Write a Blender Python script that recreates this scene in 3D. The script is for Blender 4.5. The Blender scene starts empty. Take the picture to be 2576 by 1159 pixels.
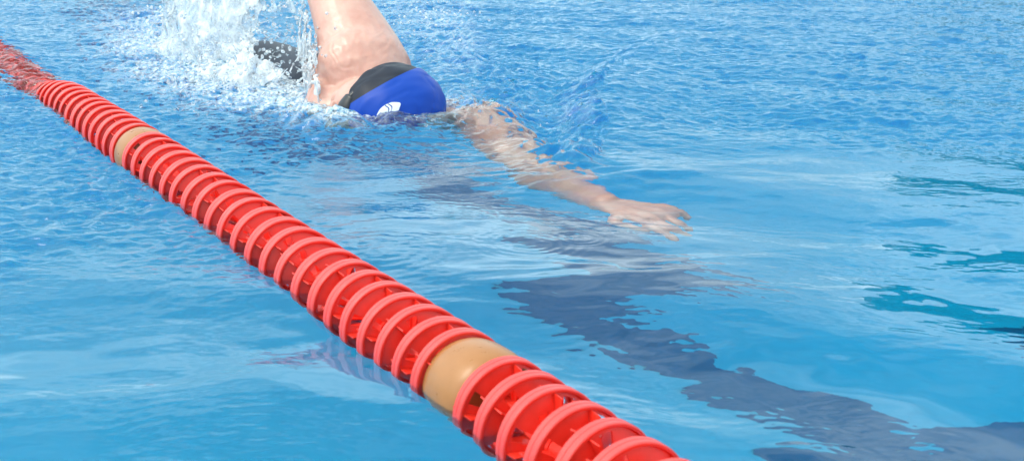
import bpy, bmesh, math, random
import numpy as np
from mathutils import Vector, Matrix, noise as mnoise
R = math.radians
random.seed(7)
sc = bpy.context.scene
col = sc.collection

# ------------------------------------------------------------------ camera
CAM_H = 0.456
FPX = 2900.0                                  # focal length in units of a 2576-wide picture
PITCH = math.atan(870 / FPX)
cd = bpy.data.cameras.new("camera")
cd.sensor_width = 36
cd.lens = 36 * FPX / 2576
cd.clip_start = 0.05
cd.clip_end = 300
cam = bpy.data.objects.new("camera", cd)
cam.location = (0, 0, CAM_H)
cam.rotation_euler = (math.pi / 2 - PITCH, 0, 0)
cd.dof.use_dof = True
cd.dof.focus_distance = 2.0
cd.dof.aperture_fstop = 14
col.objects.link(cam)
sc.camera = cam

# ------------------------------------------------------------------ sky, sun, exposure
SUN_EL, SUN_AZ = R(56), R(-98)                 # azimuth clockwise from +Y: veiled sun to the left
w = bpy.data.worlds.new("World")
sc.world = w
w.use_nodes = True
nt = w.node_tree
bg = nt.nodes["Background"]
sky = nt.nodes.new("ShaderNodeTexSky")
sky.sky_type = 'NISHITA'
sky.sun_disc = False
sky.sun_elevation = SUN_EL
sky.sun_rotation = SUN_AZ
sky.air_density = 0.8
sky.dust_density = 6.0
sky.ozone_density = 0.6
tn = nt.nodes.new("ShaderNodeMix")            # colour tint takes the violet out of the sky
tn.data_type = 'RGBA'
tn.blend_type = 'MULTIPLY'
tn.inputs[0].default_value = 1
tn.inputs[7].default_value = (.87, 1.01, .985, 1)
nt.links.new(sky.outputs[0], tn.inputs[6])
# broken thin cloud
ctc = nt.nodes.new("ShaderNodeTexCoord")
cmp_ = nt.nodes.new("ShaderNodeMapping")
cmp_.inputs["Scale"].default_value = (1, 1, 2.6)
cn = nt.nodes.new("ShaderNodeTexNoise")
cn.inputs["Scale"].default_value = 3.2
cn.inputs["Detail"].default_value = 7
cn.inputs["Roughness"].default_value = .58
nt.links.new(ctc.outputs["Generated"], cmp_.inputs[0])
nt.links.new(cmp_.outputs[0], cn.inputs[0])
cmr = nt.nodes.new("ShaderNodeMapRange")
cmr.inputs[1].default_value = .40
cmr.inputs[2].default_value = .64
cmr.inputs[3].default_value = .20
cmr.inputs[4].default_value = .92
nt.links.new(cn.outputs[0], cmr.inputs[0])
cmx = nt.nodes.new("ShaderNodeMix")
cmx.data_type = 'RGBA'
nt.links.new(cmr.outputs[0], cmx.inputs[0])
nt.links.new(tn.outputs[2], cmx.inputs[6])
cmx.inputs[7].default_value = (7.7, 9.3, 9.6, 1)
nt.links.new(cmx.outputs[2], bg.inputs[0])
bg.inputs[1].default_value = 0.15
sd = bpy.data.lights.new("sun", 'SUN')
sd.energy = 0.6
sd.angle = R(20)
sd.color = (1.0, 0.93, 0.83)
sun = bpy.data.objects.new("sun", sd)
sdir = Vector((math.sin(SUN_AZ) * math.cos(SUN_EL), math.cos(SUN_AZ) * math.cos(SUN_EL), math.sin(SUN_EL)))
sun.rotation_euler = sdir.to_track_quat('Z', 'Y').to_euler()
sun.location = (0, 0, 20)
col.objects.link(sun)
sc.view_settings.view_transform = 'Standard'
sc.view_settings.look = 'None'
sc.view_settings.exposure = 0.62
sc.view_settings.gamma = 1
cy = sc.cycles
cy.max_bounces = 14
cy.transmission_bounces = 12
cy.glossy_bounces = 5
cy.diffuse_bounces = 4
cy.volume_bounces = 0
cy.transparent_max_bounces = 8
cy.caustics_refractive = True
cy.caustics_reflective = False
cy.sample_clamp_indirect = 4
cy.sample_clamp_direct = 0
cy.blur_glossy = 0.3
cy.use_denoising = True


# ------------------------------------------------------------------ helpers
_cp, _sp = math.cos(PITCH), math.sin(PITCH)


def ray(u, v):
    x = (u - 1288) / FPX
    y = -(v - 580) / FPX
    return (x, _cp + y * _sp, -_sp + y * _cp)


def W(u, v, z=0.0, n=1.33):
    """where the sight line of a spot in the photograph meets height z; below the water it is bent"""
    d = ray(u, v)
    if z >= 0:
        t = (CAM_H - z) / -d[2]
        return Vector((d[0] * t, d[1] * t, z))
    t = CAM_H / -d[2]
    L = math.sqrt(sum(c * c for c in d))
    ux, uy = d[0] / L / n, d[1] / L / n
    uz = -math.sqrt(1 - ux * ux - uy * uy)
    k = z / uz
    return Vector((d[0] * t + ux * k, d[1] * t + uy * k, z))


def AtY(u, v, Y):
    d = ray(u, v)
    t = Y / d[1]
    return Vector((d[0] * t, Y, CAM_H + d[2] * t))


def mat(name):
    m = bpy.data.materials.new(name)
    m.use_nodes = True
    return m, m.node_tree, m.node_tree.nodes["Principled BSDF"]


def link(name, me, m=None, parent=None, smooth=True):
    o = bpy.data.objects.new(name, me)
    col.objects.link(o)
    if m:
        me.materials.append(m)
    if smooth and len(me.polygons):
        me.polygons.foreach_set("use_smooth", np.ones(len(me.polygons), bool))
    if parent:
        o.parent = parent
    return o


def tag(o, label=None, cat=None, kind=None, group=None):
    if label: o["label"] = label
    if cat: o["category"] = cat
    if kind: o["kind"] = kind
    if group: o["group"] = group
    return o


class Geo:
    def __init__(self):
        self.v, self.f = [], []

    def add(self, vs, fs):
        n = len(self.v)
        self.v += [tuple(p) for p in vs]
        self.f += [tuple(i + n for i in f) for f in fs]

    def box(self, a, b):
        (x0, y0, z0), (x1, y1, z1) = a, b
        self.add([(x, y, z) for z in (z0, z1) for x, y in ((x0, y0), (x1, y0), (x1, y1), (x0, y1))],
                 [(3, 2, 1, 0), (4, 5, 6, 7), (0, 1, 5, 4), (1, 2, 6, 5), (2, 3, 7, 6), (3, 0, 4, 7)])

    def tube(self, pts, rads, side=None, n=16, steps=6, cap=True):
        """smooth tapering tube through pts; rads: r or (a, b) with a along `side`"""
        pts = [Vector(p) for p in pts]
        rads = [(r, r) if not isinstance(r, (tuple, list)) else tuple(r) for r in rads]
        P, Q = [], []
        m = len(pts)
        for i in range(m - 1):
            p0, p1, p2, p3 = pts[max(i - 1, 0)], pts[i], pts[i + 1], pts[min(i + 2, m - 1)]
            r0, r1, r2, r3 = rads[max(i - 1, 0)], rads[i], rads[i + 1], rads[min(i + 2, m - 1)]
            for k in range(steps + (i == m - 2)):
                t = k / steps
                a, b, c, d = -.5 * t + t * t - .5 * t ** 3, 1 - 2.5 * t * t + 1.5 * t ** 3, .5 * t + 2 * t * t - 1.5 * t ** 3, -.5 * t * t + .5 * t ** 3
                P.append(p0 * a + p1 * b + p2 * c + p3 * d)
                Q.append([max(r0[j] * a + r1[j] * b + r2[j] * c + r3[j] * d, 1e-4) for j in (0, 1)])
        N = len(P)
        rows = []
        sv = Vector(side).normalized() if side is not None else None
        tan = [(P[min(i + 1, N - 1)] - P[max(i - 1, 0)]).normalized() for i in range(N)]
        if cap:
            pre, post = [], []
            for s in (.97, .87, .7, .5, .26):
                c = math.sqrt(1 - s * s)
                pre.append((P[0] - tan[0] * min(Q[0]) * s, [q * c for q in Q[0]], tan[0]))
                post.append((P[-1] + tan[-1] * min(Q[-1]) * s, [q * c for q in Q[-1]], tan[-1]))
            seq = pre + list(zip(P, Q, tan)) + post[::-1]
        else:
            seq = list(zip(P, Q, tan))
        last = sv
        for c, (a, b), t in seq:
            if last is None:
                last = t.orthogonal().normalized()
            s = (last - t * last.dot(t))
            s = s.normalized() if s.length > 1e-5 else t.orthogonal().normalized()
            if sv is None:
                last = s
            q = t.cross(s)
            rows.append([c + s * (a * math.cos(2 * math.pi * j / n)) + q * (b * math.sin(2 * math.pi * j / n)) for j in range(n)])
        base = len(self.v)
        for r in rows:
            self.v += [tuple(p) for p in r]
        for i in range(len(rows) - 1):
            for j in range(n):
                j2 = (j + 1) % n
                self.f.append((base + i * n + j, base + i * n + j2, base + (i + 1) * n + j2, base + (i + 1) * n + j))
        self.f.append(tuple(base + j for j in reversed(range(n))))
        self.f.append(tuple(base + (len(rows) - 1) * n + j for j in range(n)))

    def ball(self, c, r, sx=(1, 1, 1), M=None, nu=12, nv=8):
        c = Vector(c)
        vs = [Vector((0, 0, 1))]
        for i in range(1, nv):
            th = math.pi * i / nv
            for j in range(nu):
                ph = 2 * math.pi * j / nu
                vs.append(Vector((math.sin(th) * math.cos(ph), math.sin(th) * math.sin(ph), math.cos(th))))
        vs.append(Vector((0, 0, -1)))
        out = []
        for q in vs:
            q = Vector((q.x * sx[0], q.y * sx[1], q.z * sx[2])) * r
            if M is not None:
                q = M @ q
            out.append(q + c)
        fs = []
        for j in range(nu):
            fs.append((0, 1 + j, 1 + (j + 1) % nu))
            e = len(vs) - 1
            s = 1 + (nv - 2) * nu
            fs.append((e, s + (j + 1) % nu, s + j))
        for i in range(nv - 2):
            for j in range(nu):
                a = 1 + i * nu + j
                b = 1 + i * nu + (j + 1) % nu
                fs.append((a, a + nu, b + nu, b))
        self.add(out, fs)

    def mesh(self, name):
        me = bpy.data.meshes.new(name)
        me.from_pydata(self.v, [], self.f)
        me.validate()
        return me


def remeshed(geo, voxel, smooth=2, fac=0.5):
    me = geo.mesh("m")
    o = bpy.data.objects.new("tmp", me)
    col.objects.link(o)
    r = o.modifiers.new("r", 'REMESH')
    r.mode = 'VOXEL'
    r.voxel_size = voxel
    if smooth:
        s = o.modifiers.new("s", 'SMOOTH')
        s.iterations = smooth
        s.factor = fac
    dg = bpy.context.evaluated_depsgraph_get()
    out = bpy.data.meshes.new_from_object(o.evaluated_get(dg))
    bpy.data.objects.remove(o)
    return out


# numpy gradient noise
_rng = np.random.RandomState(3)
_perm = _rng.permutation(4096)
_ang = _rng.rand(4096) * 2 * np.pi
_gx, _gy = np.cos(_ang), np.sin(_ang)


def gnoise(x, y):
    xi, yi = np.floor(x).astype(np.int64), np.floor(y).astype(np.int64)
    fx, fy = x - xi, y - yi

    def g(ix, iy, dx, dy):
        h = _perm[(_perm[ix & 4095] + iy) & 4095]
        return _gx[h] * dx + _gy[h] * dy
    a, b = g(xi, yi, fx, fy), g(xi + 1, yi, fx - 1, fy)
    c, d = g(xi, yi + 1, fx, fy - 1), g(xi + 1, yi + 1, fx - 1, fy - 1)
    ux, uy = fx ** 3 * (fx * (fx * 6 - 15) + 10), fy ** 3 * (fy * (fy * 6 - 15) + 10)
    return 1.5 * ((a * (1 - ux) + b * ux) * (1 - uy) + (c * (1 - ux) + d * ux) * uy)


def sst(a, b, x):
    t = np.clip((x - a) / (b - a), 0, 1)
    return t * t * (3 - 2 * t)


def segd(x, y, a, b):
    """distance to the segment a-b, signed side, parameter"""
    dx, dy = b[0] - a[0], b[1] - a[1]
    L2 = dx * dx + dy * dy
    t = np.clip(((x - a[0]) * dx + (y - a[1]) * dy) / L2, 0, 1)
    px, py = x - a[0] - t * dx, y - a[1] - t * dy
    return np.hypot(px, py), np.sign(dx * (y - a[1]) - dy * (x - a[0])), t


def polyd(x, y, pts):
    D = np.full(x.shape, 1e9)
    S = np.ones(x.shape)
    T = np.zeros(x.shape)
    n = len(pts) - 1
    for i in range(n):
        d, s, t = segd(x, y, pts[i], pts[i + 1])
        k = d < D
        D[k], S[k], T[k] = d[k], s[k], (i + t[k]) / n
    return D, S, T


# ------------------------------------------------------------------ key places
ROPE_A = W(1202, 992)                          # under the nearer plain float
ROPE_B = W(372, 400)                           # under the farther plain float
ROPE_DIR = (ROPE_B - ROPE_A)
ROPE_L = ROPE_DIR.length
ROPE_DIR.normalize()
LANE = Vector((-0.524, 0.851, 0)).normalized()  # away from the camera along the lane
HEAD = Vector((-0.244, 2.33, 0.018))
ARM_L = [Vector((-0.09, 2.36, -0.065)), W(1285, 378, -.095), W(1400, 440, -.13), W(1518, 500, -.042)]
CREST = [W(*p)[:2] for p in ((1462, 452), (1510, 400), (1530, 330), (1500, 255), (1560, 175), (1660, 110), (1750, 75))]


# ------------------------------------------------------------------ water surface
def waves(x, y, rng, n, lmin, lmax, amp, a0, spread, warp=None):
    out = np.zeros_like(x)
    if warp is not None:
        x, y = x + warp[0], y + warp[1]
    for _ in range(n):
        lam = math.exp(rng.uniform(math.log(lmin), math.log(lmax)))
        th = a0 + rng.randn() * spread
        k = 2 * math.pi / lam
        out += lam * np.sin(k * (x * math.cos(th) + y * math.sin(th)) + rng.uniform(0, 6.28))
    return out * amp / math.sqrt(n)


def height(x, y):
    rng = np.random.RandomState(11)
    wx = 0.05 * gnoise(x * 2.3 + 5, y * 2.3) + .012 * gnoise(x * 9, y * 9 + 3)
    wy = 0.05 * gnoise(x * 2.3, y * 2.3 + 9) + .012 * gnoise(x * 9 + 7, y * 9)
    z = waves(x, y, rng, 10, .28, .8, .0135, 1.25, .5, (wx, wy))       # slow swell
    z += waves(x, y, rng, 14, .09, .25, .0055, 1.35, .55, (wx, wy))
    z += waves(x, y, rng, 20, .026, .09, .0078, 1.45, .38, (wx, wy)) * (.55 + .8 * np.clip(gnoise(x * 3 + 4, y * 3) + .4, 0, 1))
    z += waves(x, y, rng, 22, .009, .024, .0085, 1.4, .45, (wx, wy)) * np.clip(gnoise(x * 4 + 14, y * 7) + .35, 0, 1) * 1.4
    # where the surface is broken by fine ripples
    edge = 1.93 + .05 * np.sin(x * 5) + .12 * gnoise(x * 3, y * 3 + 20)
    edge = np.where(x < -.25, edge - .72 * sst(.28, .65, -x), edge)
    rough = sst(-.10, .22, y - edge)
    patch = .65 + .7 * gnoise(x * 1.7 + 3, y * 1.7)
    r2 = rough * np.clip(patch, .25, 1.3)
    z += r2 * waves(x, y, rng, 26, .05, .16, .0255, 1.3, .55, (wx, wy))
    fine = waves(x, y, rng, 30, .018, .055, .0270, 1.25, .65, (wx * .6, wy * .6))
    z += r2 * fine
    z += (.12 + .0 * x) * sst(1.2, 1.9, y) * fine * .6
    z += rough * .0035 * gnoise(x * 22, y * 38)
    z += rough * (.0017 * (1 - 2 * np.abs(gnoise(x * 24 + y * 6, y * 50 + 2))) + .0012 * (1 - 2 * np.abs(gnoise(x * 52 + 3, y * 105 + x * 12))))
    wq = W(1440, 445)
    z += np.exp(-(np.hypot((x - wq.x) / 1.6, y - wq.y) / .085) ** 2) * (fine * .5 + .0055 * gnoise(x * 22, y * 42))
    # rope: lapping ripples on its far half
    rx, ry = x - ROPE_A.x, y - ROPE_A.y
    along = rx * ROPE_DIR.x + ry * ROPE_DIR.y
    perp = rx * ROPE_DIR.y - ry * ROPE_DIR.x
    near = np.exp(-((perp + .05) / .14) ** 2)
    z += near * sst(.2, .8, along) * (.0036 * gnoise(x * 40, y * 48) + .0016 * gnoise(x * 90, y * 110))
    z += np.exp(-((perp + .01) / .085) ** 2) * sst(1.85, 2.15, along) * (.012 + .008 * gnoise(x * 30, y * 30))
    # rings from drops
    for cx, cy, r0, lam, a in ((W(960, 640).x, W(960, 640).y, .10, .020, .00030), (W(1330, 615).x, W(1330, 615).y, .075, .014, .00025),
                               (W(1460, 600).x, W(1460, 600).y, .04, .012, .0002), (W(900, 620).x, W(900, 620).y, .06, .02, .0002)):
        d = np.hypot(x - cx, y - cy)
        z += .55 * a * np.sin(2 * math.pi * d / lam) * np.exp(-((d - r0 * .6) / (r0 * .5)) ** 2)
    # ---- swimmer's wake
    turb = np.zeros_like(x)
    D, S, T = polyd(x, y, [(-.33, 2.22), (-.62, 2.62), (-.95, 3.3), (-1.2, 4.2)])
    turb += np.exp(-(D / (.10 + .19 * T)) ** 2)
    D, S, T = polyd(x, y, [(-.05, 2.35), (-.02, 2.75), (-.2, 3.6), (-.35, 4.6)])
    turb += .62 * np.exp(-(D / (.13 + .10 * T)) ** 2)
    turb += .40 * np.exp(-(np.hypot((x - .12), (y - 2.35) * .7) / .17) ** 2)
    D, S, T = polyd(x, y, [ARM_L[0][:2], ARM_L[1][:2], ARM_L[3][:2]])
    turb += .34 * np.exp(-(D / .08) ** 2) * (1 - sst(.75, 1.0, T))
    armr = np.exp(-(D / .055) ** 2) * (1 - sst(.6, 1.0, T)) * sst(0.0, .15, T)
    z += armr * .016
    # pocket behind the crest line, right of the leading arm
    D, S, T = polyd(x, y, CREST)
    ins = (S > 0)
    z += np.where(ins, np.exp(-(D / .065) ** 2), np.exp(-(D / .16) ** 2)) * .025 * np.sin(np.pi * T) ** 1.2
    z += np.where(ins, -np.exp(-((D - .10) / .07) ** 2), 0) * .012 * np.sin(np.pi * T)
    turb += np.where(ins, .5 * np.exp(-((D - .03) / .06) ** 2), .0) * (1 - sst(.55, 1, T)) * sst(0, .15, T)
    
    # smooth hump before the wrist
    D, S, T = polyd(x, y, [W(1380, 462)[:2], W(1500, 470)[:2], W(1640, 452)[:2], W(2000, 410)[:2]])
    z += .012 * np.exp(-(D / .042) ** 2) * (1 - .6 * T)
    # water piling up before the head
    D = np.hypot((x - HEAD.x - .02) / 1.5, y - HEAD.y + .04)
    z += .017 * np.exp(-((D - .135) / .045) ** 2) * np.exp(-((y - 2.2) / .16) ** 2)
    turb += .22 * np.exp(-((D - .13) / .035) ** 2)
    hm = W(1075, 318)
    z += .026 * np.exp(-(np.hypot((x - hm.x) / 1.5, y - hm.y) / .065) ** 2)
    turb = np.clip(turb, 0, 1.1)
    qx, qy = x + .02 * gnoise(x * 14, y * 14), y + .02 * gnoise(x * 14 + 9, y * 14)
    n1 = 1 - 2 * np.abs(gnoise(qx * 9, qy * 9 + 4))
    n2 = 1 - 2 * np.abs(gnoise(qx * 21 + 8, qy * 21))
    n3 = gnoise(qx * 48, qy * 48)
    n4 = gnoise(qx * 95 + 3, qy * 95)
    z += turb * (.020 * n1 * (.5 + gnoise(x * 4, y * 4)) + .010 * n2 + .0045 * n3 + .0016 * n4)
    foam = turb * (1 - .75 * sst(-.2, .0, x)) * (.42 + .5 * n2 + .5 * n3 + .4 * n4 + .5 * gnoise(x * 5 + 2, y * 5)) - .12
    D, S, T = polyd(x, y, [(-.45, 2.5), (-.75, 2.95), (-1.0, 3.6)])
    foam += .55 * np.exp(-(D / .22) ** 2) * (.6 + n3 + n2 * .4)
    # keep the ripples off the far distance
    z *= 1 - sst(7, 14, y) * .5
    foam[np.abs(y) > 7] = 0
    return z, np.clip(foam, 0, 1)


def build_water():
    s = np.linspace(-1, 1, 1150)
    ys = [.35]
    while ys[-1] < 6.2:
        ys.append(ys[-1] + .0012 + .0011 * max(ys[-1] - .6, 0))
    while ys[-1] < 24:
        ys.append(ys[-1] * 1.03)
    ys = np.array(ys)
    pre = np.array([-6, -3, -1.5, -.6, -.1, .1, .22, .3])
    ys = np.concatenate([pre, ys])
    # columns: dense in the middle, a few wide ones out to the pool walls
    wY = .55 + .52 * np.clip(ys, 0, 6.5)
    X = wY[:, None] * s[None, :]
    left = [-11.9, -8, -5.5]
    right = [5.5, 8, 11.9]
    X = np.concatenate([np.tile(left, (len(ys), 1)), X, np.tile(right, (len(ys), 1))], axis=1)
    Y = np.repeat(ys[:, None], X.shape[1], axis=1)
    Z, F = height(X, Y)
    nr, nc = X.shape
    print("water", nr, nc)
    co = np.stack([X, Y, Z], -1).reshape(-1, 3)
    # closed body of water: skirts and bottom
    co = np.concatenate([co, [[X[0, 0], ys[0], -1.6], [X[0, -1], ys[0], -1.6], [X[0, -1], ys[-1], -1.6], [X[0, 0], ys[-1], -1.6]]])
    b = nr * nc
    i = np.arange((nr - 1) * (nc - 1))
    r, c = i // (nc - 1), i % (nc - 1)
    a = r * nc + c
    quads = np.stack([a, a + 1, a + nc + 1, a + nc], -1)
    ng = [list(range(nc - 1, -1, -1)) + [b, b + 1],
          [k * nc + nc - 1 for k in range(nr - 1, -1, -1)] + [b + 1, b + 2],
          [(nr - 1) * nc + k for k in range(nc)] + [b + 2, b + 3],
          [k * nc for k in range(nr)] + [b + 3, b], [b + 3, b + 2, b + 1, b]]
    me = bpy.data.meshes.new("water")
    me.vertices.add(len(co))
    me.vertices.foreach_set("co", co.ravel())
    loops = np.concatenate([quads.ravel()] + [np.array(g) for g in ng])
    starts = np.concatenate([np.arange(len(quads)) * 4, len(quads) * 4 + np.cumsum([0] + [len(g) for g in ng[:-1]])])
    me.loops.add(len(loops))
    me.loops.foreach_set("vertex_index", loops)
    me.polygons.add(len(starts))
    me.polygons.foreach_set("loop_start", starts)
    me.update(calc_edges=True)
    sm = np.ones(len(starts), bool)
    sm[-5:] = False
    me.polygons.foreach_set("use_smooth", sm)
    at = me.attributes.new("foam", 'FLOAT', 'POINT')
    at.data.foreach_set("value", np.concatenate([F.ravel(), np.zeros(4)]).astype(np.float32))
    return me


def water_material():
    m, t, p = mat("pool_water")
    N, Lk = t.nodes, t.links
    p.inputs["Base Color"].default_value = (1, 1, 1, 1)
    p.inputs["Roughness"].default_value = 0.0
    p.inputs["IOR"].default_value = 1.33
    p.inputs["Transmission Weight"].default_value = 1
    geo = N.new("ShaderNodeNewGeometry")
    mp = N.new("ShaderNodeMapping")
    mp.inputs["Scale"].default_value = (1, 1.6, 1)
    Lk.new(geo.outputs["Position"], mp.inputs[0])
    nz = N.new("ShaderNodeTexNoise")
    nz.inputs["Scale"].default_value = 70
    nz.inputs["Detail"].default_value = 2
    Lk.new(mp.outputs[0], nz.inputs[0])
    # fine ripples only in the disturbed area: strength grows with distance up the lane
    sep = N.new("ShaderNodeSeparateXYZ")
    Lk.new(geo.outputs["Position"], sep.inputs[0])
    mr = N.new("ShaderNodeMapRange")
    mr.inputs[1].default_value = 1.4
    mr.inputs[2].default_value = 2.2
    mr.inputs[3].default_value = .04
    mr.inputs[4].default_value = .9
    Lk.new(sep.outputs[1], mr.inputs[0])
    bp = N.new("ShaderNodeBump")
    bp.inputs["Distance"].default_value = .0015
    Lk.new(mr.outputs[0], bp.inputs["Strength"])
    Lk.new(nz.outputs[0], bp.inputs["Height"])
    Lk.new(bp.outputs[0], p.inputs["Normal"])
    fo = N.new("ShaderNodeBsdfPrincipled")
    fo.inputs["Base Color"].default_value = (.86, .93, .98, 1)
    fo.inputs["Roughness"].default_value = .25
    fo.inputs["IOR"].default_value = 1.33
    fo.inputs["Transmission Weight"].default_value = .25
    at = N.new("ShaderNodeAttribute")
    at.attribute_name = "foam"
    mx = N.new("ShaderNodeMixShader")
    mul = N.new("ShaderNodeMath")
    mul.operation = 'MULTIPLY'
    mul.use_clamp = True
    fz = N.new("ShaderNodeTexNoise")
    fz.inputs["Scale"].default_value = 130
    fz.inputs["Detail"].default_value = 5
    fz.inputs["Roughness"].default_value = .7
    Lk.new(geo.outputs["Position"], fz.inputs[0])
    fm_ = N.new("ShaderNodeMapRange")
    fm_.inputs[1].default_value = .38
    fm_.inputs[2].default_value = .62
    fm_.inputs[3].default_value = .05
    fm_.inputs[4].default_value = 1.15
    Lk.new(fz.outputs[0], fm_.inputs[0])
    Lk.new(fm_.outputs[0], mul.inputs[1])
    Lk.new(at.outputs["Fac"], mul.inputs[0])
    Lk.new(mul.outputs[0], mx.inputs[0])
    Lk.new(p.outputs[0], mx.inputs[1])
    Lk.new(fo.outputs[0], mx.inputs[2])
    out = N["Material Output"]
    Lk.new(mx.outputs[0], out.inputs["Surface"])
    ab = N.new("ShaderNodeVolumeAbsorption")
    ab.inputs["Color"].default_value = (.25, .86, .985, 1)
    ab.inputs["Density"].default_value = 1.3
    Lk.new(ab.outputs[0], out.inputs["Volume"])
    return m


water = link("water", build_water(), water_material(), smooth=False)
tag(water, kind="structure")

# ------------------------------------------------------------------ pool
FLOOR_Z = -1.4


def tile_mat(name, c, c2, grout, scale=4.0):
    m, t, p = mat(name)
    N, Lk = t.nodes, t.links
    g = N.new("ShaderNodeNewGeometry")
    b = N.new("ShaderNodeTexBrick")
    b.offset = 0
    b.inputs["Scale"].default_value = scale
    b.inputs["Color1"].default_value = c
    b.inputs["Color2"].default_value = c2
    b.inputs["Mortar"].default_value = grout
    b.inputs["Mortar Size"].default_value = .012
    b.inputs["Row Height"].default_value = .5
    b.inputs["Brick Width"].default_value = .5
    Lk.new(g.outputs["Position"], b.inputs[0])
    Lk.new(b.outputs[0], p.inputs["Base Color"])
    p.inputs["Roughness"].default_value = .4
    return m


M_floor = tile_mat("blue_pool_tile", (.05, .60, .58, 1), (.052, .605, .585, 1), (.048, .595, .575, 1))
M_mark = tile_mat("navy_lane_tile", (.002, .165, .225, 1), (.003, .17, .235, 1), (.004, .175, .24, 1))
M_deck = tile_mat("pale_deck_tile", (.50, .47, .42, 1), (.46, .43, .39, 1), (.3, .29, .27, 1), 2)
g = Geo()
g.box((-12.3, -6.4, FLOOR_Z - .3), (12.3, 24.6, FLOOR_Z))
tag(link("pool_floor", g.mesh("pool_floor"), M_floor, smooth=False), kind="structure")
for nm, a, b_ in (("pool_wall", (-12.3, -6.4, FLOOR_Z), (-11.95, 24.6, .1)), ("pool_wall", (11.95, -6.4, FLOOR_Z), (12.3, 24.6, .1)),
                  ("pool_wall", (-11.95, 24.2, FLOOR_Z), (11.95, 24.6, .1)), ("pool_wall", (-11.95, -6.4, FLOOR_Z), (11.95, -6.05, .1))):
    g = Geo()
    g.box(a, b_)
    tag(link(nm, g.mesh(nm), M_floor, smooth=False), kind="structure")
g = Geo()
for a, b_ in (((-60, -60, -.1), (-12.3, 90, .12)), ((12.3, -60, -.1), (60, 90, .12)), ((-12.3, 24.6, -.1), (12.3, 90, .12)), ((-12.3, -60, -.1), (12.3, -6.4, .12))):
    g.box(a, b_)
tag(link("pool_deck", g.mesh("pool_deck"), M_deck, smooth=False), kind="structure")
# lane line with its T end on the floor
g = Geo()
ln = LANE
pr = Vector((ln.y, -ln.x, 0))
T0 = W(1900, 1150, FLOOR_Z) * .5 + W(2330, 1150, FLOOR_Z) * .5


def strip(a0, a1, p0, p1, z=FLOOR_Z + .004):
    vs = [T0 + ln * a0 + pr * p0, T0 + ln * a0 + pr * p1, T0 + ln * a1 + pr * p1, T0 + ln * a1 + pr * p0]
    g.add([(q.x, q.y, z) for q in vs], [(0, 1, 2, 3)])


strip(-.06, 9.0, -.12, .12)
strip(-.45, -.061, -.6, .6)
tag(link("lane_marking", g.mesh("lane_marking"), M_mark, smooth=False), kind="structure")


# ------------------------------------------------------------------ lane rope
def plastic(name, c, rough=.4, sss=.0, rad=(1, .2, .1)):
    m, t, p = mat(name)
    N, Lk = t.nodes, t.links
    nz = N.new("ShaderNodeTexNoise")
    nz.inputs["Scale"].default_value = 60
    nz.inputs["Detail"].default_value = 5
    tc = N.new("ShaderNodeTexCoord")
    Lk.new(tc.outputs["Object"], nz.inputs[0])
    rp = N.new("ShaderNodeMapRange")
    rp.inputs[3].default_value = rough - .1
    rp.inputs[4].default_value = rough + .15
    Lk.new(nz.outputs[0], rp.inputs[0])
    Lk.new(rp.outputs[0], p.inputs["Roughness"])
    mx = N.new("ShaderNodeMix")
    mx.data_type = 'RGBA'
    mx.inputs[6].default_value = tuple(k * .85 for k in c[:3]) + (1,)
    mx.inputs[7].default_value = tuple(min(k * 1.1 + .01, 1) for k in c[:3]) + (1,)
    Lk.new(nz.outputs[0], mx.inputs[0])
    Lk.new(mx.outputs[2], p.inputs["Base Color"])
    bp = N.new("ShaderNodeBump")
    bp.inputs["Strength"].default_value = .15
    bp.inputs["Distance"].default_value = .001
    Lk.new(nz.outputs[0], bp.inputs["Height"])
    Lk.new(bp.outputs[0], p.inputs["Normal"])
    if sss:
        p.inputs["Subsurface Weight"].default_value = sss
        p.inputs["Subsurface Radius"].default_value = rad
        p.inputs["Subsurface Scale"].default_value = .005
    return m, p


M_red, pr_ = plastic("red_plastic", (.92, .030, .012), .36, .3, (1, .08, .05))
M_tan, pt_ = plastic("tan_plastic", (.43, .175, .05), .28)
M_cable, _ = plastic("steel_cable", (.35, .36, .38), .4)
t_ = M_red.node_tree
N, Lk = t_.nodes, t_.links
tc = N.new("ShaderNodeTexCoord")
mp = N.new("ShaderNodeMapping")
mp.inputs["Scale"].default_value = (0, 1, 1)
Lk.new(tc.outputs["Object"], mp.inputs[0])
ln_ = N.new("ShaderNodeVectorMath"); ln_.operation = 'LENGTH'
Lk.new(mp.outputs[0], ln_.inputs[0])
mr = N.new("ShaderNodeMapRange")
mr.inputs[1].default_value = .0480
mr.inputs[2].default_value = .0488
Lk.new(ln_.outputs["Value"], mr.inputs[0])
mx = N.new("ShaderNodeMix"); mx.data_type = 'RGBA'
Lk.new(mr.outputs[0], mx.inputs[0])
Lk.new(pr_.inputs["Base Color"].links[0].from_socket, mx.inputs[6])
mx.inputs[7].default_value = (.90, .075, .065, 1)                # outer bands paler: sky sheen painted into the colour
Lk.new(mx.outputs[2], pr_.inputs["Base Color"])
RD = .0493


def ring_profile(g, prof, n=72, a0=0, a1=2 * math.pi):
    """revolve a closed (axial, radial) profile about the x axis"""
    m = len(prof)
    vs = []
    for i in range(n):
        a = 2 * math.pi * i / n
        for x, r in prof:
            vs.append((x, r * math.sin(a), r * math.cos(a)))
    fs = [(i * m + k, i * m + (k + 1) % m, ((i + 1) % n) * m + (k + 1) % m, ((i + 1) % n) * m + k) for i in range(n) for k in range(m)]
    g.add(vs, fs)


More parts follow.
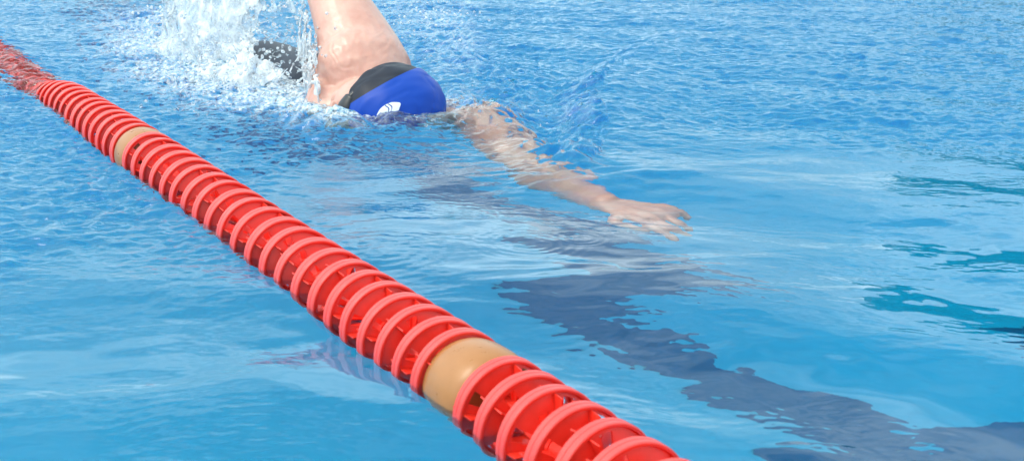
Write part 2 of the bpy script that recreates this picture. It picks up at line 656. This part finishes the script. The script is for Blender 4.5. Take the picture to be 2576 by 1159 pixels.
def disc_mesh():
    g = Geo()
    r = RD
    # outer band with a shallow groove, rounded shoulders
    ring_profile(g, [(-.0070, r - .0034), (-.0070, r - .0014), (-.0064, r - .0004), (-.0056, r), (-.0008, r), (0, r - .0007), (.0008, r),
                     (.0056, r), (.0062, r - .0004), (.0068, r - .0014), (.0068, r - .0030), (0, r - .0036)])
    # dished web with openings: 8 sectors, alternating wide plates and gaps
    nseg = 8
    hub = .014
    for s in range(nseg):
        a0 = 2 * math.pi * s / nseg
        full = 2 * math.pi / nseg
        # plate spans part of the sector, wider at the rim
        for (f0, f1, q0, q1) in ((0.02, .50, hub, r * .50), (0.02, .60, r * .50, r * .66), (0.0, .62 if s % 2 else 1.0, r * .66, r * .86), (0.0, 1.0, r * .86, r * .95)):
            K = 5
            vs = []
            for side in (0, 1):
                for rr in (q0, q1):
                    for k in range(K + 1):
                        a = a0 + full * (f0 + (f1 - f0) * k / K)
                        x = -.003 - .012 * (1 - (rr - hub) / (r - hub)) + side * .0016
                        vs.append((x, rr * math.sin(a), rr * math.cos(a)))
            n = K + 1
            fs = []
            for k in range(K):
                fs.append((k, k + 1, n + k + 1, n + k))
                fs.append((2 * n + k, 3 * n + k, 3 * n + k + 1, 2 * n + k + 1))
                fs.append((k, 2 * n + k, 2 * n + k + 1, k + 1))
                fs.append((n + k, n + k + 1, 3 * n + k + 1, 3 * n + k))
            fs.append((0, n, 3 * n, 2 * n))
            fs.append((n - 1, 3 * n - 1, 4 * n - 1, 2 * n - 1))
            g.add(vs, fs)
    # radial vanes reaching towards the neighbour
    for s in range(4):
        a = 2 * math.pi * (s + .15) / 4
        u = Vector((0, math.sin(a), math.cos(a)))
        tn = Vector((0, math.cos(a), -math.sin(a))) * .0007
        q = [(-.0185, r * .30), (-.0185, r * .90), (-.004, r * .925), (.004, r * .925), (.0185, r * .90), (.0185, r * .30)]
        vs = [Vector((x, 0, 0)) + u * rr + tn for x, rr in q] + [Vector((x, 0, 0)) + u * rr - tn for x, rr in q]
        m = len(q)
        g.add(vs, [tuple(range(m)), tuple(range(2 * m - 1, m - 1, -1))] + [(k, k + m, (k + 1) % m + m, (k + 1) % m) for k in range(m)])
    # hub
    ring_profile(g, [(-.019, .007), (-.019, .0145), (.019, .0145), (.019, .007)], 20)
    return g.mesh("float_disc")


def float_mesh():
    g = Geo()
    r = RD
    pr = [(-.040, .006), (-.040, r * .60), (-.038, r * .78), (-.033, r * .88), (-.024, r * .95), (-.010, r * .985), (.010, r * .985), (.024, r * .95),
          (.033, r * .88), (.038, r * .78), (.040, r * .60), (.040, .006)]
    ring_profile(g, pr, 72)
    return g.mesh("plain_float")


def rope_pt(t):
    p = ROPE_A + ROPE_DIR * t
    z = .001 - .004 * math.sin(t * 4)
    if t > 1.7:
        k = min((t - 1.7) / .6, 1.2)
        z -= .064 * k * k * (3 - 2 * min(k, 1)) if k < 1 else .064
    side = Vector((ROPE_DIR.y, -ROPE_DIR.x, 0))
    p = p + side * (.004 * math.sin(t * 3.1 + .6))
    p.z = z
    return p


def rope_mat(t, roll):
    p = rope_pt(t)
    d = (rope_pt(t + .02) - rope_pt(t - .02)).normalized()
    q = d.to_track_quat('X', 'Z').to_matrix().to_4x4()
    wob = Matrix.Rotation(random.uniform(-.055, .055), 4, 'Y') @ Matrix.Rotation(random.uniform(-.055, .055), 4, 'Z')
    return Matrix.Translation(p) @ q @ wob @ Matrix.Rotation(roll, 4, 'X')


rope = bpy.data.objects.new("lane_rope", None)
rope.location = (ROPE_A.x, ROPE_A.y, 0)
col.objects.link(rope)
tag(rope, "red lane rope of ringed float discs with two tan floats, crossing the pool diagonally", "lane rope")
inv = Matrix.Translation(-Vector(rope.location))
dm, fm = disc_mesh(), float_mesh()
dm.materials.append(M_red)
fm.materials.append(M_tan)
fm.polygons.foreach_set("use_smooth", np.ones(len(fm.polygons), bool))


def spacing(t):
    return .0385 + .0135 * min(max((t - .05) / .35, 0), 1) + .006 * min(max((t - 1.2) / .5, 0), 1)


ts = []
t = -.042
while t > -.42:
    ts.append(t)
    t -= .0385
t, seq = .042, []
while t < ROPE_L - .034:
    seq.append(t)
    t += spacing(t)
k = (ROPE_L - .042 - .042) / (seq[-1] - .042)
ts += [.042 + (q - .042) * k for q in seq]
print("discs between floats", len(seq))
t = ROPE_L + .044
while t < 3.2:
    ts.append(t)
    t += spacing(t)
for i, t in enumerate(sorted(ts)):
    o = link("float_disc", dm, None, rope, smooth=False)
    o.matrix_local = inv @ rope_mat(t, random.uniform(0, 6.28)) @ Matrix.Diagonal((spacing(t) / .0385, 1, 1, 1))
for t in (0, ROPE_L):
    o = link("plain_float", fm, None, rope, smooth=False)
    o.matrix_local = inv @ rope_mat(t, 0)
    tag(o, "smooth tan plain float between the ringed discs")
g = Geo()
g.tube([rope_pt(-.45 + .15 * k) - Vector(rope.location) for k in range(25)], [.0045] * 25, n=8, steps=2)
link("cable", g.mesh("cable"), M_cable, rope)

# ------------------------------------------------------------------ swimmer
F_ = Vector((-.78, -.55, -.24)).normalized()           # where the face looks
C_ = Vector((.63, -.74, -.18))
C_ = (C_ - F_ * C_.dot(F_)).normalized()               # crown of the head
E_ = F_.cross(C_).normalized()                         # swimmer's right ear
HM = Matrix((E_, F_, C_)).transposed()                 # head axes: x ear, y face, z crown


def hp(x, y, z):
    return HEAD + HM @ Vector((x, y, z))


body = Geo()
body.ball(hp(0, 0, .0), 1, (.076, .098, .112), HM, 32, 24)         # skull
body.ball(hp(0, .035, -.055), 1, (.054, .062, .066), HM, 24, 18)    # face and jaw
body.ball(hp(0, .062, -.10), 1, (.030, .024, .022), HM, 16, 12)     # chin
body.tube([hp(0, .090, -.010), hp(0, .108, -.040), hp(0, .100, -.050)], [.007, .012, .010], n=12)   # nose
body.tube([hp(-.022, .094, -.072), hp(0, .101, -.070), hp(.022, .094, -.072)], [.004, .007, .004], n=10)  # lips
body.tube([hp(-.020, .093, -.080), hp(0, .099, -.080), hp(.020, .093, -.080)], [.004, .007, .004], n=10)
for s in (-1, 1):
    body.tube([hp(s * .070, -.004, .012), hp(s * .073, -.016, 0), hp(s * .072, -.014, -.022), hp(s * .069, -.002, -.034)], [.004, .006, .006, .004], n=10)
SR = Vector((-.320, 2.56, .045))                       # raised right shoulder
SL = ARM_L[0]
neck = HEAD + LANE * .17 + Vector((-.005, 0, -.02))
chest = (SR + SL) / 2 + LANE * .14 + Vector((0, 0, -.05))
pelvis = W(690, 150) + Vector((.02, 0, -.100))
roll = (SR - SL).normalized()
body.tube([hp(0, -.02, -.05), neck, neck + LANE * .08 + Vector((0, 0, -.03))], [.058, .056, .075], n=20)
body.tube([neck + LANE * .07 + Vector((0, 0, -.03)), chest, chest.lerp(pelvis, .5), pelvis, pelvis + LANE * .08],
          [(.14, .085), (.185, .115), (.145, .095), (.165, .105), (.13, .09)], side=roll, n=28)
# raised arm: shoulder, upper arm, elbow, forearm, hand (above the frame)
EL = AtY(812, -75, 2.80)
body.tube([SL, neck + LANE * .07 + Vector((0, 0, -.03)), SR], [.062, .08, .085], n=20)
body.tube([SR + Vector((.02, .04, -.10)), SR + Vector((-.005, .01, 0)), AtY(905, 130, 2.62), AtY(862, 30, 2.70), EL],
          [(.085, .080), (.110, .090), (.096, .084), (.074, .068), (.056, .054)], n=28)
WR = EL + Vector((-.12, .20, .10))
body.tube([EL, EL.lerp(WR, .3), EL.lerp(WR, .75), WR], [.047, .050, .034, .029], n=22)
fd = (WR - EL).normalized()
sd_ = fd.orthogonal().normalized()
nd = fd.cross(sd_)
body.tube([WR - fd * .01, WR + fd * .03, WR + fd * .09], [(.028, .02), (.038, .016), (.042, .014)], side=sd_, n=18)
for k, (off, L) in enumerate(((-.030, .062), (-.010, .076), (.010, .082), (.030, .072))):
    a = WR + fd * .085 + sd_ * off
    body.tube([a, a + fd * L * .5 + sd_ * off * .15 + nd * .006, a + fd * L + sd_ * off * .3 + nd * .02], [.0095, .0085, .0065], n=12)
a = WR + fd * .03 + sd_ * .03
body.tube([a, a + fd * .03 + sd_ * .028, a + fd * .065 + sd_ * .04 + nd * .01], [.012, .0105, .008], n=12)
# leading arm under the surface
body.tube(ARM_L[:1] + [ARM_L[0].lerp(ARM_L[1], .5) + Vector((.01, 0, .002))] + ARM_L[1:], [(.062, .06), (.054, .050), (.044, .042), (.044, .038), (.030, .024)], n=24)


def hpt(x, y, z):
    """spot measured on an enlarged look at the hand"""
    return W((1500 + x / 4.293) * .9051, (450 + y / 4.293) * .9051, z)


wr = ARM_L[-1]
kn = {'index': hpt(1190, 655, -.052), 'middle': hpt(1330, 600, -.047), 'ring': hpt(1440, 550, -.045), 'little': hpt(1540, 500, -.046)}
tp = {'index': (hpt(1400, 790, -.070), hpt(1610, 930, -.092)), 'middle': (hpt(1560, 765, -.068), hpt(1755, 865, -.092)),
      'ring': (hpt(1660, 690, -.064), hpt(1775, 780, -.086)), 'little': (hpt(1680, 555, -.058), hpt(1775, 620, -.074))}
rf = {'index': .0103, 'middle': .0105, 'ring': .0100, 'little': .0088}
for k_ in kn:
    a, (b_, c_) = kn[k_], tp[k_]
    r_ = rf[k_]
    root = wr.lerp(a, .25)
    body.tube([root, wr.lerp(a, .65), a + Vector((0, 0, .001)), a.lerp(b_, .55), b_ + Vector((0, 0, .002)), b_.lerp(c_, .5), c_],
              [r_ * 1.25, r_ * 1.35, r_ * 1.18, r_ * .95, r_ * 1.02, r_ * .88, r_ * .70], n=16, steps=4)
body.tube([wr, wr.lerp((kn['index'] + kn['little']) / 2, .5), (kn['middle'] + kn['ring']) / 2, ((kn['middle'] + kn['ring']) / 2).lerp((tp['middle'][0] + tp['ring'][0]) / 2, .28)],
          [(.027, .018), (.038, .015), (.039, .0115), (.036, .008)], side=(kn['little'] - kn['index']), n=20)
body.tube([wr.lerp(kn['index'], .45) + Vector((0, 0, -.004)), hpt(900, 680, -.055), hpt(1040, 745, -.068), hpt(1240, 800, -.078)],
          [.011, .0122, .0112, .0088], n=16, steps=5)
# legs
pl = pelvis + LANE * .05
for s, kz, az in ((1, -.12, -.05), (-1, -.05, -.22)):
    h_ = pl + roll * (s * .085)
    k_ = h_ + LANE * .42 + Vector((0, 0, kz + .02))
    n_ = k_ + LANE * .40 + Vector((0, 0, az))
    body.tube([h_, h_.lerp(k_, .5), k_, k_.lerp(n_, .35), n_], [.085, .075, .052, .050, .033], n=20)
    body.tube([n_, n_ + LANE * .10 + Vector((0, 0, -.02)), n_ + LANE * .19 + Vector((0, 0, -.03))], [(.035, .032), (.042, .022), (.035, .010)], side=roll, n=16)

bm_ = remeshed(body, .0030, 3, .5)
# muscle creases around the lifted shoulder, light skin relief
co = np.empty(len(bm_.vertices) * 3)
bm_.vertices.foreach_get("co", co)
co = co.reshape(-1, 3)
no = np.empty(len(bm_.vertices) * 3)
bm_.vertices.foreach_get("normal", no)
no = no.reshape(-1, 3)
cc = np.array(AtY(895, 150, 2.55))
dd = np.linalg.norm(co - cc, axis=1)
msk = np.exp(-(dd / .085) ** 2)
a1 = gnoise(co[:, 0] * 38 + 2.5 * gnoise(co[:, 0] * 25, co[:, 2] * 25), co[:, 2] * 26 + co[:, 0] * 20)
a2 = gnoise(co[:, 0] * 80, co[:, 2] * 70)
dsp = msk * (.0017 * (np.abs(a1) * 2 - .6) + .0012 * a2) + .0003 * gnoise(co[:, 0] * 30 + co[:, 1] * 22, co[:, 2] * 30)
dsp *= (co[:, 2] > -.02)
co += no * dsp[:, None]
bm_.vertices.foreach_set("co", co.ravel())
bm_.update()

M_skin, t_, p_ = mat("wet_skin")
N, Lk = t_.nodes, t_.links
tc = N.new("ShaderNodeTexCoord")
n1_ = N.new("ShaderNodeTexNoise")
n1_.inputs["Scale"].default_value = 11
n1_.inputs["Detail"].default_value = 6
n1_.inputs["Roughness"].default_value = .6
Lk.new(tc.outputs["Object"], n1_.inputs[0])
cr = N.new("ShaderNodeValToRGB")
cr.color_ramp.elements[0].position = .30
cr.color_ramp.elements[0].color = (.58, .265, .20, 1)
cr.color_ramp.elements[1].position = .66
cr.color_ramp.elements[1].color = (.71, .42, .335, 1)
Lk.new(n1_.outputs[0], cr.inputs[0])
Lk.new(cr.outputs[0], p_.inputs["Base Color"])
p_.inputs["Roughness"].default_value = .36
p_.inputs["Subsurface Weight"].default_value = .25
p_.inputs["Subsurface Radius"].default_value = (1, .35, .2)
p_.inputs["Subsurface Scale"].default_value = .006
p_.inputs["Coat Weight"].default_value = .2
p_.inputs["Coat Roughness"].default_value = .12
n2_ = N.new("ShaderNodeTexNoise")
n2_.inputs["Scale"].default_value = 160
n2_.inputs["Detail"].default_value = 4
Lk.new(tc.outputs["Object"], n2_.inputs[0])
b2 = N.new("ShaderNodeBump")
b2.inputs["Strength"].default_value = .2
b2.inputs["Distance"].default_value = .0015
Lk.new(n2_.outputs[0], b2.inputs["Height"])
Lk.new(b2.outputs[0], p_.inputs["Normal"])

person = link("person", bm_, M_skin)
tag(person, "front crawl swimmer in a blue and black cap with one arm raised, other reaching underwater", "person")

# cap: an ellipsoid shell cut on the brow - nape plane, in head axes
CA = Vector((.0845, .1080, .1150))


def cap_surface(th, ph, off=0.0):
    """th from the crown, ph round it"""
    x, y, z = math.sin(th) * math.cos(ph), math.sin(th) * math.sin(ph), math.cos(th)
    r = off
    return Vector((x * (CA.x + r), y * (CA.y + r), z * (CA.z + r)))


def cap_limit(ph):
    # lower over the ears and nape
    return R(102) + R(11) * abs(math.cos(ph)) ** 2 - R(5) * math.sin(ph)


g = Geo()
NP, NT = 96, 48
vs = []
for side in (0, 1):
    for i in range(NT + 1):
        for j in range(NP):
            ph = 2 * math.pi * j / NP
            th = cap_limit(ph) * max(i, .02) / NT
            wr_ = .0
            if i > 4:
                wr_ = .0010 * math.sin(ph * 9 + 3 * math.sin(th * 5)) * math.exp(-((th - 1.7) / .5) ** 2)
                wr_ += .0020 * mnoise.noise(Vector((ph * 1.5, th * 6, 2))) - .0016 * math.exp(-(mnoise.noise(Vector((ph * 1.1, th * 2.2, 7))) / .05) ** 2)
            vs.append(cap_surface(th, ph, (wr_ if side == 0 else -.003) + (.0012 if side == 0 and i >= NT - 1 else 0)))
n = NP
fs = []
for i in range(NT):
    for j in range(NP):
        j2 = (j + 1) % NP
        fs.append((i * n + j, (i + 1) * n + j, (i + 1) * n + j2, i * n + j2))
        o_ = (NT + 1) * n
        fs.append((o_ + i * n + j, o_ + i * n + j2, o_ + (i + 1) * n + j2, o_ + (i + 1) * n + j))
o_ = (NT + 1) * n
for j in range(NP):
    j2 = (j + 1) % NP
    fs.append((NT * n + j, o_ + NT * n + j, o_ + NT * n + j2, NT * n + j2))
g.add(vs, fs)
M_cap, t_, p_ = mat("silicone_cap")
N, Lk = t_.nodes, t_.links
tc = N.new("ShaderNodeTexCoord")
sx_ = N.new("ShaderNodeSeparateXYZ")
Lk.new(tc.outputs["Object"], sx_.inputs[0])
# blue over the crown, black side panels along the opening
ab_ = N.new("ShaderNodeMath"); ab_.operation = 'ABSOLUTE'
Lk.new(sx_.outputs[0], ab_.inputs[0])
ma = N.new("ShaderNodeMath"); ma.operation = 'MULTIPLY_ADD'; ma.inputs[1].default_value = .12
Lk.new(sx_.outputs[1], ma.inputs[0]); Lk.new(ab_.outputs[0], ma.inputs[2])
ad = N.new("ShaderNodeMath"); ad.operation = 'MULTIPLY_ADD'; ad.inputs[1].default_value = -.75
Lk.new(sx_.outputs[2], ad.inputs[0]); Lk.new(ma.outputs[0], ad.inputs[2])
gt = N.new("ShaderNodeMapRange")
gt.inputs[1].default_value = .0570
gt.inputs[2].default_value = .0580
Lk.new(ad.outputs[0], gt.inputs[0])
mx = N.new("ShaderNodeMix"); mx.data_type = 'RGBA'
mx.inputs[6].default_value = (.003, .055, .38, 1)
mx.inputs[7].default_value = (.012, .016, .030, 1)
Lk.new(gt.outputs[0], mx.inputs[0])
Lk.new(mx.outputs[2], p_.inputs["Base Color"])
p_.inputs["Roughness"].default_value = .42
p_.inputs["Specular IOR Level"].default_value = .22
nn = N.new("ShaderNodeTexNoise"); nn.inputs["Scale"].default_value = 220
Lk.new(tc.outputs["Object"], nn.inputs[0])
b3 = N.new("ShaderNodeBump"); b3.inputs["Strength"].default_value = .12; b3.inputs["Distance"].default_value = .0006
Lk.new(nn.outputs[0], b3.inputs["Height"]); Lk.new(b3.outputs[0], p_.inputs["Normal"])
cap = link("swim_cap", g.mesh("swim_cap"), M_cap, person)
cap.matrix_local = Matrix.Translation(HEAD) @ HM.to_4x4()

# white emblem on the cap: an irregular oval cut by two wavy lines
g = Geo()
LU, LV = .025, .013
LC = (R(46), R(42))                                     # direction of the emblem's centre: th, ph


def emb(u, v, off):
    # u along the panel seam direction (towards the nape), v across
    c = cap_surface(LC[0], LC[1])
    nrm = Vector((c.x / CA.x ** 2, c.y / CA.y ** 2, c.z / CA.z ** 2)).normalized()
    du = Vector((.35, -.85, .35))
    du = (du - nrm * du.dot(nrm)).normalized()
    dv = nrm.cross(du)
    q = c + du * u + dv * v
    s = math.sqrt((q.x / CA.x) ** 2 + (q.y / CA.y) ** 2 + (q.z / CA.z) ** 2)
    q = q / s
    return q + nrm * off


def wavy(v, k):
    return k + .0035 * math.sin(v / LV * 3.4 + 1) + v * .35


for lo, hi in ((-1, -.0040), (-.0018, .0028), (.0050, 1)):
    NV, NU = 24, 14
    vs, idx = [], {}
    for side, off in ((0, .0016), (1, .0004)):
        for a in range(NV + 1):
            v = -LV + 2 * LV * a / NV
            hw = LU * math.sqrt(max(1 - (v / LV) ** 2, 0)) * (1 + .07 * math.sin(v / LV * 5 + 1)) + .0005
            l_ = max(-hw, wavy(v, lo)) if lo > -1 else -hw
            h_ = min(hw, wavy(v, hi)) if hi < 1 else hw
            if h_ < l_:
                l_ = h_ = (l_ + h_) / 2
                l_ = h_ = min(max(l_, -hw), hw)
            for b_ in range(NU + 1):
                vs.append(emb(l_ + (h_ - l_) * b_ / NU, v, off))
    n = NU + 1
    tt = (NV + 1) * n
    fs = []
    for a in range(NV):
        for b_ in range(NU):
            q = a * n + b_
            fs.append((q, q + 1, q + n + 1, q + n))
            fs.append((tt + q, tt + q + n, tt + q + n + 1, tt + q + 1))
        for q, e in ((a * n, 0), (a * n + NU, 1)):
            fs.append((q, q + n, tt + q + n, tt + q) if not e else (q, tt + q, tt + q + n, q + n))
    g.add(vs, fs)
M_white, _, pw = mat("white_print")
pw.inputs["Base Color"].default_value = (.8, .82, .84, 1)
pw.inputs["Roughness"].default_value = .4
link("emblem", g.mesh("emblem"), M_white, cap)

# goggles with strap
M_black, _, pb = mat("black_rubber")
pb.inputs["Base Color"].default_value = (.012, .014, .02, 1)
pb.inputs["Roughness"].default_value = .3
g = Geo()
for s in (-1, 1):
    g.tube([Vector((s * .012, .104, -.018)), Vector((s * .032, .100, -.018)), Vector((s * .050, .084, -.018))], [(.014, .006), (.020, .008), (.014, .006)], side=(0, 0, 1), n=16)
    g.tube([Vector((s * .052, .084, -.018)), Vector((s * .072, .045, -.014)), Vector((s * .0765, .010, -.010))],
           [(.006, .0025)] * 3, side=(0, 0, 1), n=10)
g.tube([Vector((-.014, .106, -.018)), Vector((.014, .106, -.018))], [.003, .003], n=8)
gog = link("goggles", g.mesh("goggles"), M_black, person)
gog.matrix_local = Matrix.Translation(HEAD) @ HM.to_4x4()

# swim shorts
M_suit, _, ps = mat("navy_swimsuit")
ps.inputs["Base Color"].default_value = (.004, .008, .028, 1)
ps.inputs["Roughness"].default_value = .45
g = Geo()
mid = chest.lerp(pelvis, .5)
g.tube([chest.lerp(pelvis, .40), chest.lerp(pelvis, .70), pelvis, pelvis + LANE * .09], [(.158, .103), (.158, .106), (.172, .114), (.145, .102)], side=roll, n=28)
for s, kz in ((1, -.12), (-1, -.05)):
    h_ = pl + roll * (s * .085)
    k_ = h_ + LANE * .42 + Vector((0, 0, kz + .02))
    g.tube([h_, h_.lerp(k_, .3), h_.lerp(k_, .6)], [.093, .088, .078], n=20)
link("swimsuit", remeshed(g, .006, 4, .5), M_suit, person)

# ------------------------------------------------------------------ splash
M_spl, t_, p_ = mat("splash_water")
N, Lk = t_.nodes, t_.links
p_.inputs["Base Color"].default_value = (.93, .97, 1, 1)
p_.inputs["Roughness"].default_value = .02
p_.inputs["IOR"].default_value = 1.33
sn = N.new("ShaderNodeTexNoise")                 # aerated white patches in clear water
sn.inputs["Scale"].default_value = 22
sn.inputs["Detail"].default_value = 6
sn.inputs["Roughness"].default_value = .65
sg = N.new("ShaderNodeNewGeometry")
Lk.new(sg.outputs["Position"], sn.inputs[0])
sm_ = N.new("ShaderNodeMapRange")
sm_.inputs[1].default_value = .40
sm_.inputs[2].default_value = .60
sm_.inputs[3].default_value = .25
sm_.inputs[4].default_value = .92
Lk.new(sn.outputs[0], sm_.inputs[0])
Lk.new(sm_.outputs[0], p_.inputs["Transmission Weight"])
rs = random.Random(5)
g = Geo()


def drop(p, r, d=None, st=1.0):
    M = Matrix.Identity(3)
    if d is not None:
        M = Vector(d).normalized().to_track_quat('Z', 'Y').to_matrix()
    g.ball(p, r, (1, 1, st), M, 8, 6)


def sheet(fn, nu, nv, thr, seed, thick=.004, amp=.02, sc_=6):
    """a torn curtain of water: faces dropped where the noise says the sheet has broken"""
    P = [[None] * (nv + 1) for _ in range(nu + 1)]
    K = [[0] * (nv + 1) for _ in range(nu + 1)]
    for i in range(nu + 1):
        for j in range(nv + 1):
            u, v = i / nu, j / nv
            p = fn(u, v)
            q = p * sc_ * 2 + Vector((seed, seed * .7, 0))
            d = mnoise.noise_vector(q) * amp + mnoise.noise_vector(q * 3.1) * amp * .4
            P[i][j] = p + d
            e = min(u, 1 - u) * 2.2
            K[i][j] = mnoise.noise(p * 11 + Vector((seed, 3, 1))) * .5 + mnoise.noise(p * 27 + Vector((seed, 9, 1))) * .35 + (v ** 1.5) * .75 - e * .35
    for i in range(nu):
        for j in range(nv):
            if K[i][j] < thr:
                a, b_, c_, d_ = P[i][j], P[i + 1][j], P[i + 1][j + 1], P[i][j + 1]
                nn_ = (b_ - a).cross(d_ - a)
                if nn_.length < 1e-9:
                    continue
                nn_ = nn_.normalized() * thick * .5
                vs = [a - nn_, b_ - nn_, c_ - nn_, d_ - nn_, a + nn_, b_ + nn_, c_ + nn_, d_ + nn_]
                g.add(vs, [(3, 2, 1, 0), (4, 5, 6, 7), (0, 1, 5, 4), (1, 2, 6, 5), (2, 3, 7, 6), (3, 0, 4, 7)])
            elif K[i][j] < thr + .25 and rs.random() < .16:
                drop(P[i][j] + Vector((rs.gauss(0, .008), rs.gauss(0, .008), rs.gauss(0, .008))), rs.uniform(.0018, .005), (rs.gauss(0, 1), rs.gauss(0, 1), 1), rs.uniform(1, 1.8))


def plume(a, b_, up, lean, curl):
    def fn(u, v):
        p = a.lerp(b_, u)
        return p + up * v + lean * (v * v) + curl * math.sin(u * math.pi) * (.3 + v)
    return fn


sheet(plume(W(400, 150), W(640, 190), Vector((.0, .02, .32)), Vector((.10, .06, .02)), Vector((0, -.06, .02))), 120, 90, .27, 1.3, .005, .013)
sheet(plume(W(430, 90), W(640, 110), Vector((-.06, .0, .34)), Vector((.06, .02, .0)), Vector((0, -.07, .0))), 110, 90, .24, 5.1, .005, .013)
sheet(plume(W(500, 200), W(690, 225), Vector((.03, .03, .10)), Vector((.02, .05, .0)), Vector((0, -.02, .01))), 110, 40, .02, 8.7, .004)
sheet(plume(W(750, 180), W(800, 270), Vector((.0, .05, .17)), Vector((.03, .02, .03)), Vector((-.02, -.01, 0))), 60, 60, .0, 3.3, .003, .010)
sheet(plume(W(500, 20), W(760, 40), Vector((0, .03, .25)), Vector((.05, .05, 0)), Vector((0, -.05, 0))), 110, 80, .02, 12.7)
# threads of water flung off the arm
for k in range(60):
    u0, v0 = rs.uniform(420, 820), rs.uniform(60, 260)
    p = W(u0, v0) + Vector((0, 0, rs.uniform(.0, .05)))
    d = Vector((rs.uniform(-.9, .9), rs.uniform(-.3, .3), rs.uniform(.0, .8))).normalized()
    L = rs.uniform(.02, .06)
    c = Vector((rs.gauss(0, 1), rs.gauss(0, .5), rs.gauss(0, .7))) * L * .55
    q = [p, p + d * L * .33 + c * .7, p + d * L * .66 + c, p + d * L]
    r = rs.uniform(.0013, .0024)
    g.tube(q, [r * 1.8, r, r * .8, r * 1.6], n=8, steps=5)
# drops
for k in range(1700):
    u0 = rs.gauss(600, 150)
    v0 = rs.gauss(180, 70)
    if v0 > 330 or u0 > 860 or u0 < 330:
        continue
    p = W(u0, max(v0, 20)) + Vector((0, 0, abs(rs.gauss(0, .09)) + .003))
    drop(p, rs.choice((.0014, .002, .0026, .0032, .0042)) * rs.uniform(.8, 1.2), (rs.gauss(0, 1), rs.gauss(0, 1), rs.gauss(0, 1)), rs.uniform(1, 1.7))
for k in range(160):
    u0, v0 = rs.gauss(1060, 80), abs(rs.gauss(0, 60)) + 15
    if u0 < 960:
        continue
    drop(W(u0, v0) + Vector((0, 0, abs(rs.gauss(0, .02)) + .003)), rs.uniform(.002, .0055), None, 1)
for k in range(70):                                     # along the leading arm and the pocket
    u0 = rs.uniform(1150, 1500)
    v0 = 250 + (u0 - 1150) * .45 + rs.gauss(0, 38)
    drop(W(u0, v0) + Vector((0, 0, .004 + abs(rs.gauss(0, .006)))), rs.uniform(.0012, .0034), None, 1)
for k in range(150):                                     # bubbles in front of the cap
    u0, v0 = rs.gauss(1070, 70), rs.gauss(318, 12)
    drop(W(u0, v0) + Vector((0, 0, .006 + abs(rs.gauss(0, .006)))), rs.uniform(.0012, .0036), None, 1)
sp_me = remeshed(g, .0027, 3, .5)
splash = link("splash", sp_me, M_spl)
tag(splash, "white splash and flying drops thrown up beside the swimmer's raised arm", "splash", kind="stuff")
print("splash verts", len(sp_me.vertices), "body verts", len(bm_.vertices))

# ------------------------------------------------------------------ tall hedge beyond the pool, mirrored in the water
M_leaf, t_, p_ = mat("dark_foliage")
p_.inputs["Base Color"].default_value = (.030, .060, .025, 1)
p_.inputs["Roughness"].default_value = .6
rh = random.Random(21)
g = Geo()
for k in range(9000):
    hx = rh.uniform(0, 16)
    top = 5.7 + .9 * mnoise.noise(Vector((hx * .5, 0, 4))) + .4 * mnoise.noise(Vector((hx * 1.7, 2, 4)))
    face = rh.random()
    hz = rh.uniform(.1, top)
    hy = rh.gauss(0, .08) + .25 * mnoise.noise(Vector((hx, hz, 0))) + (0 if face < .8 else rh.uniform(0, 1.6))
    if face >= .8:
        hz = top
    c = Vector((9.4 + hx, 26.2 + hy, hz))
    n_ = Vector((rh.gauss(0, 1), rh.gauss(-1, 1), rh.gauss(.3, 1))).normalized()
    a = n_.orthogonal().normalized() * rh.uniform(.10, .2)
    b_ = n_.cross(a).normalized() * rh.uniform(.06, .12)
    g.add([c - a, c + b_, c + a, c - b_], [(0, 1, 2, 3)])
for k in range(32):
    x0 = 9.4 + k * .5
    top = 5.3 + .9 * mnoise.noise(Vector(((x0 - 9.2) * .5, 0, 4)))
    g.box((x0, 26.4, .1), (x0 + .49, 27.8, top))
tag(link("hedge", g.mesh("hedge"), M_leaf, smooth=False), "tall dark green hedge beyond the far end of the pool", "hedge")
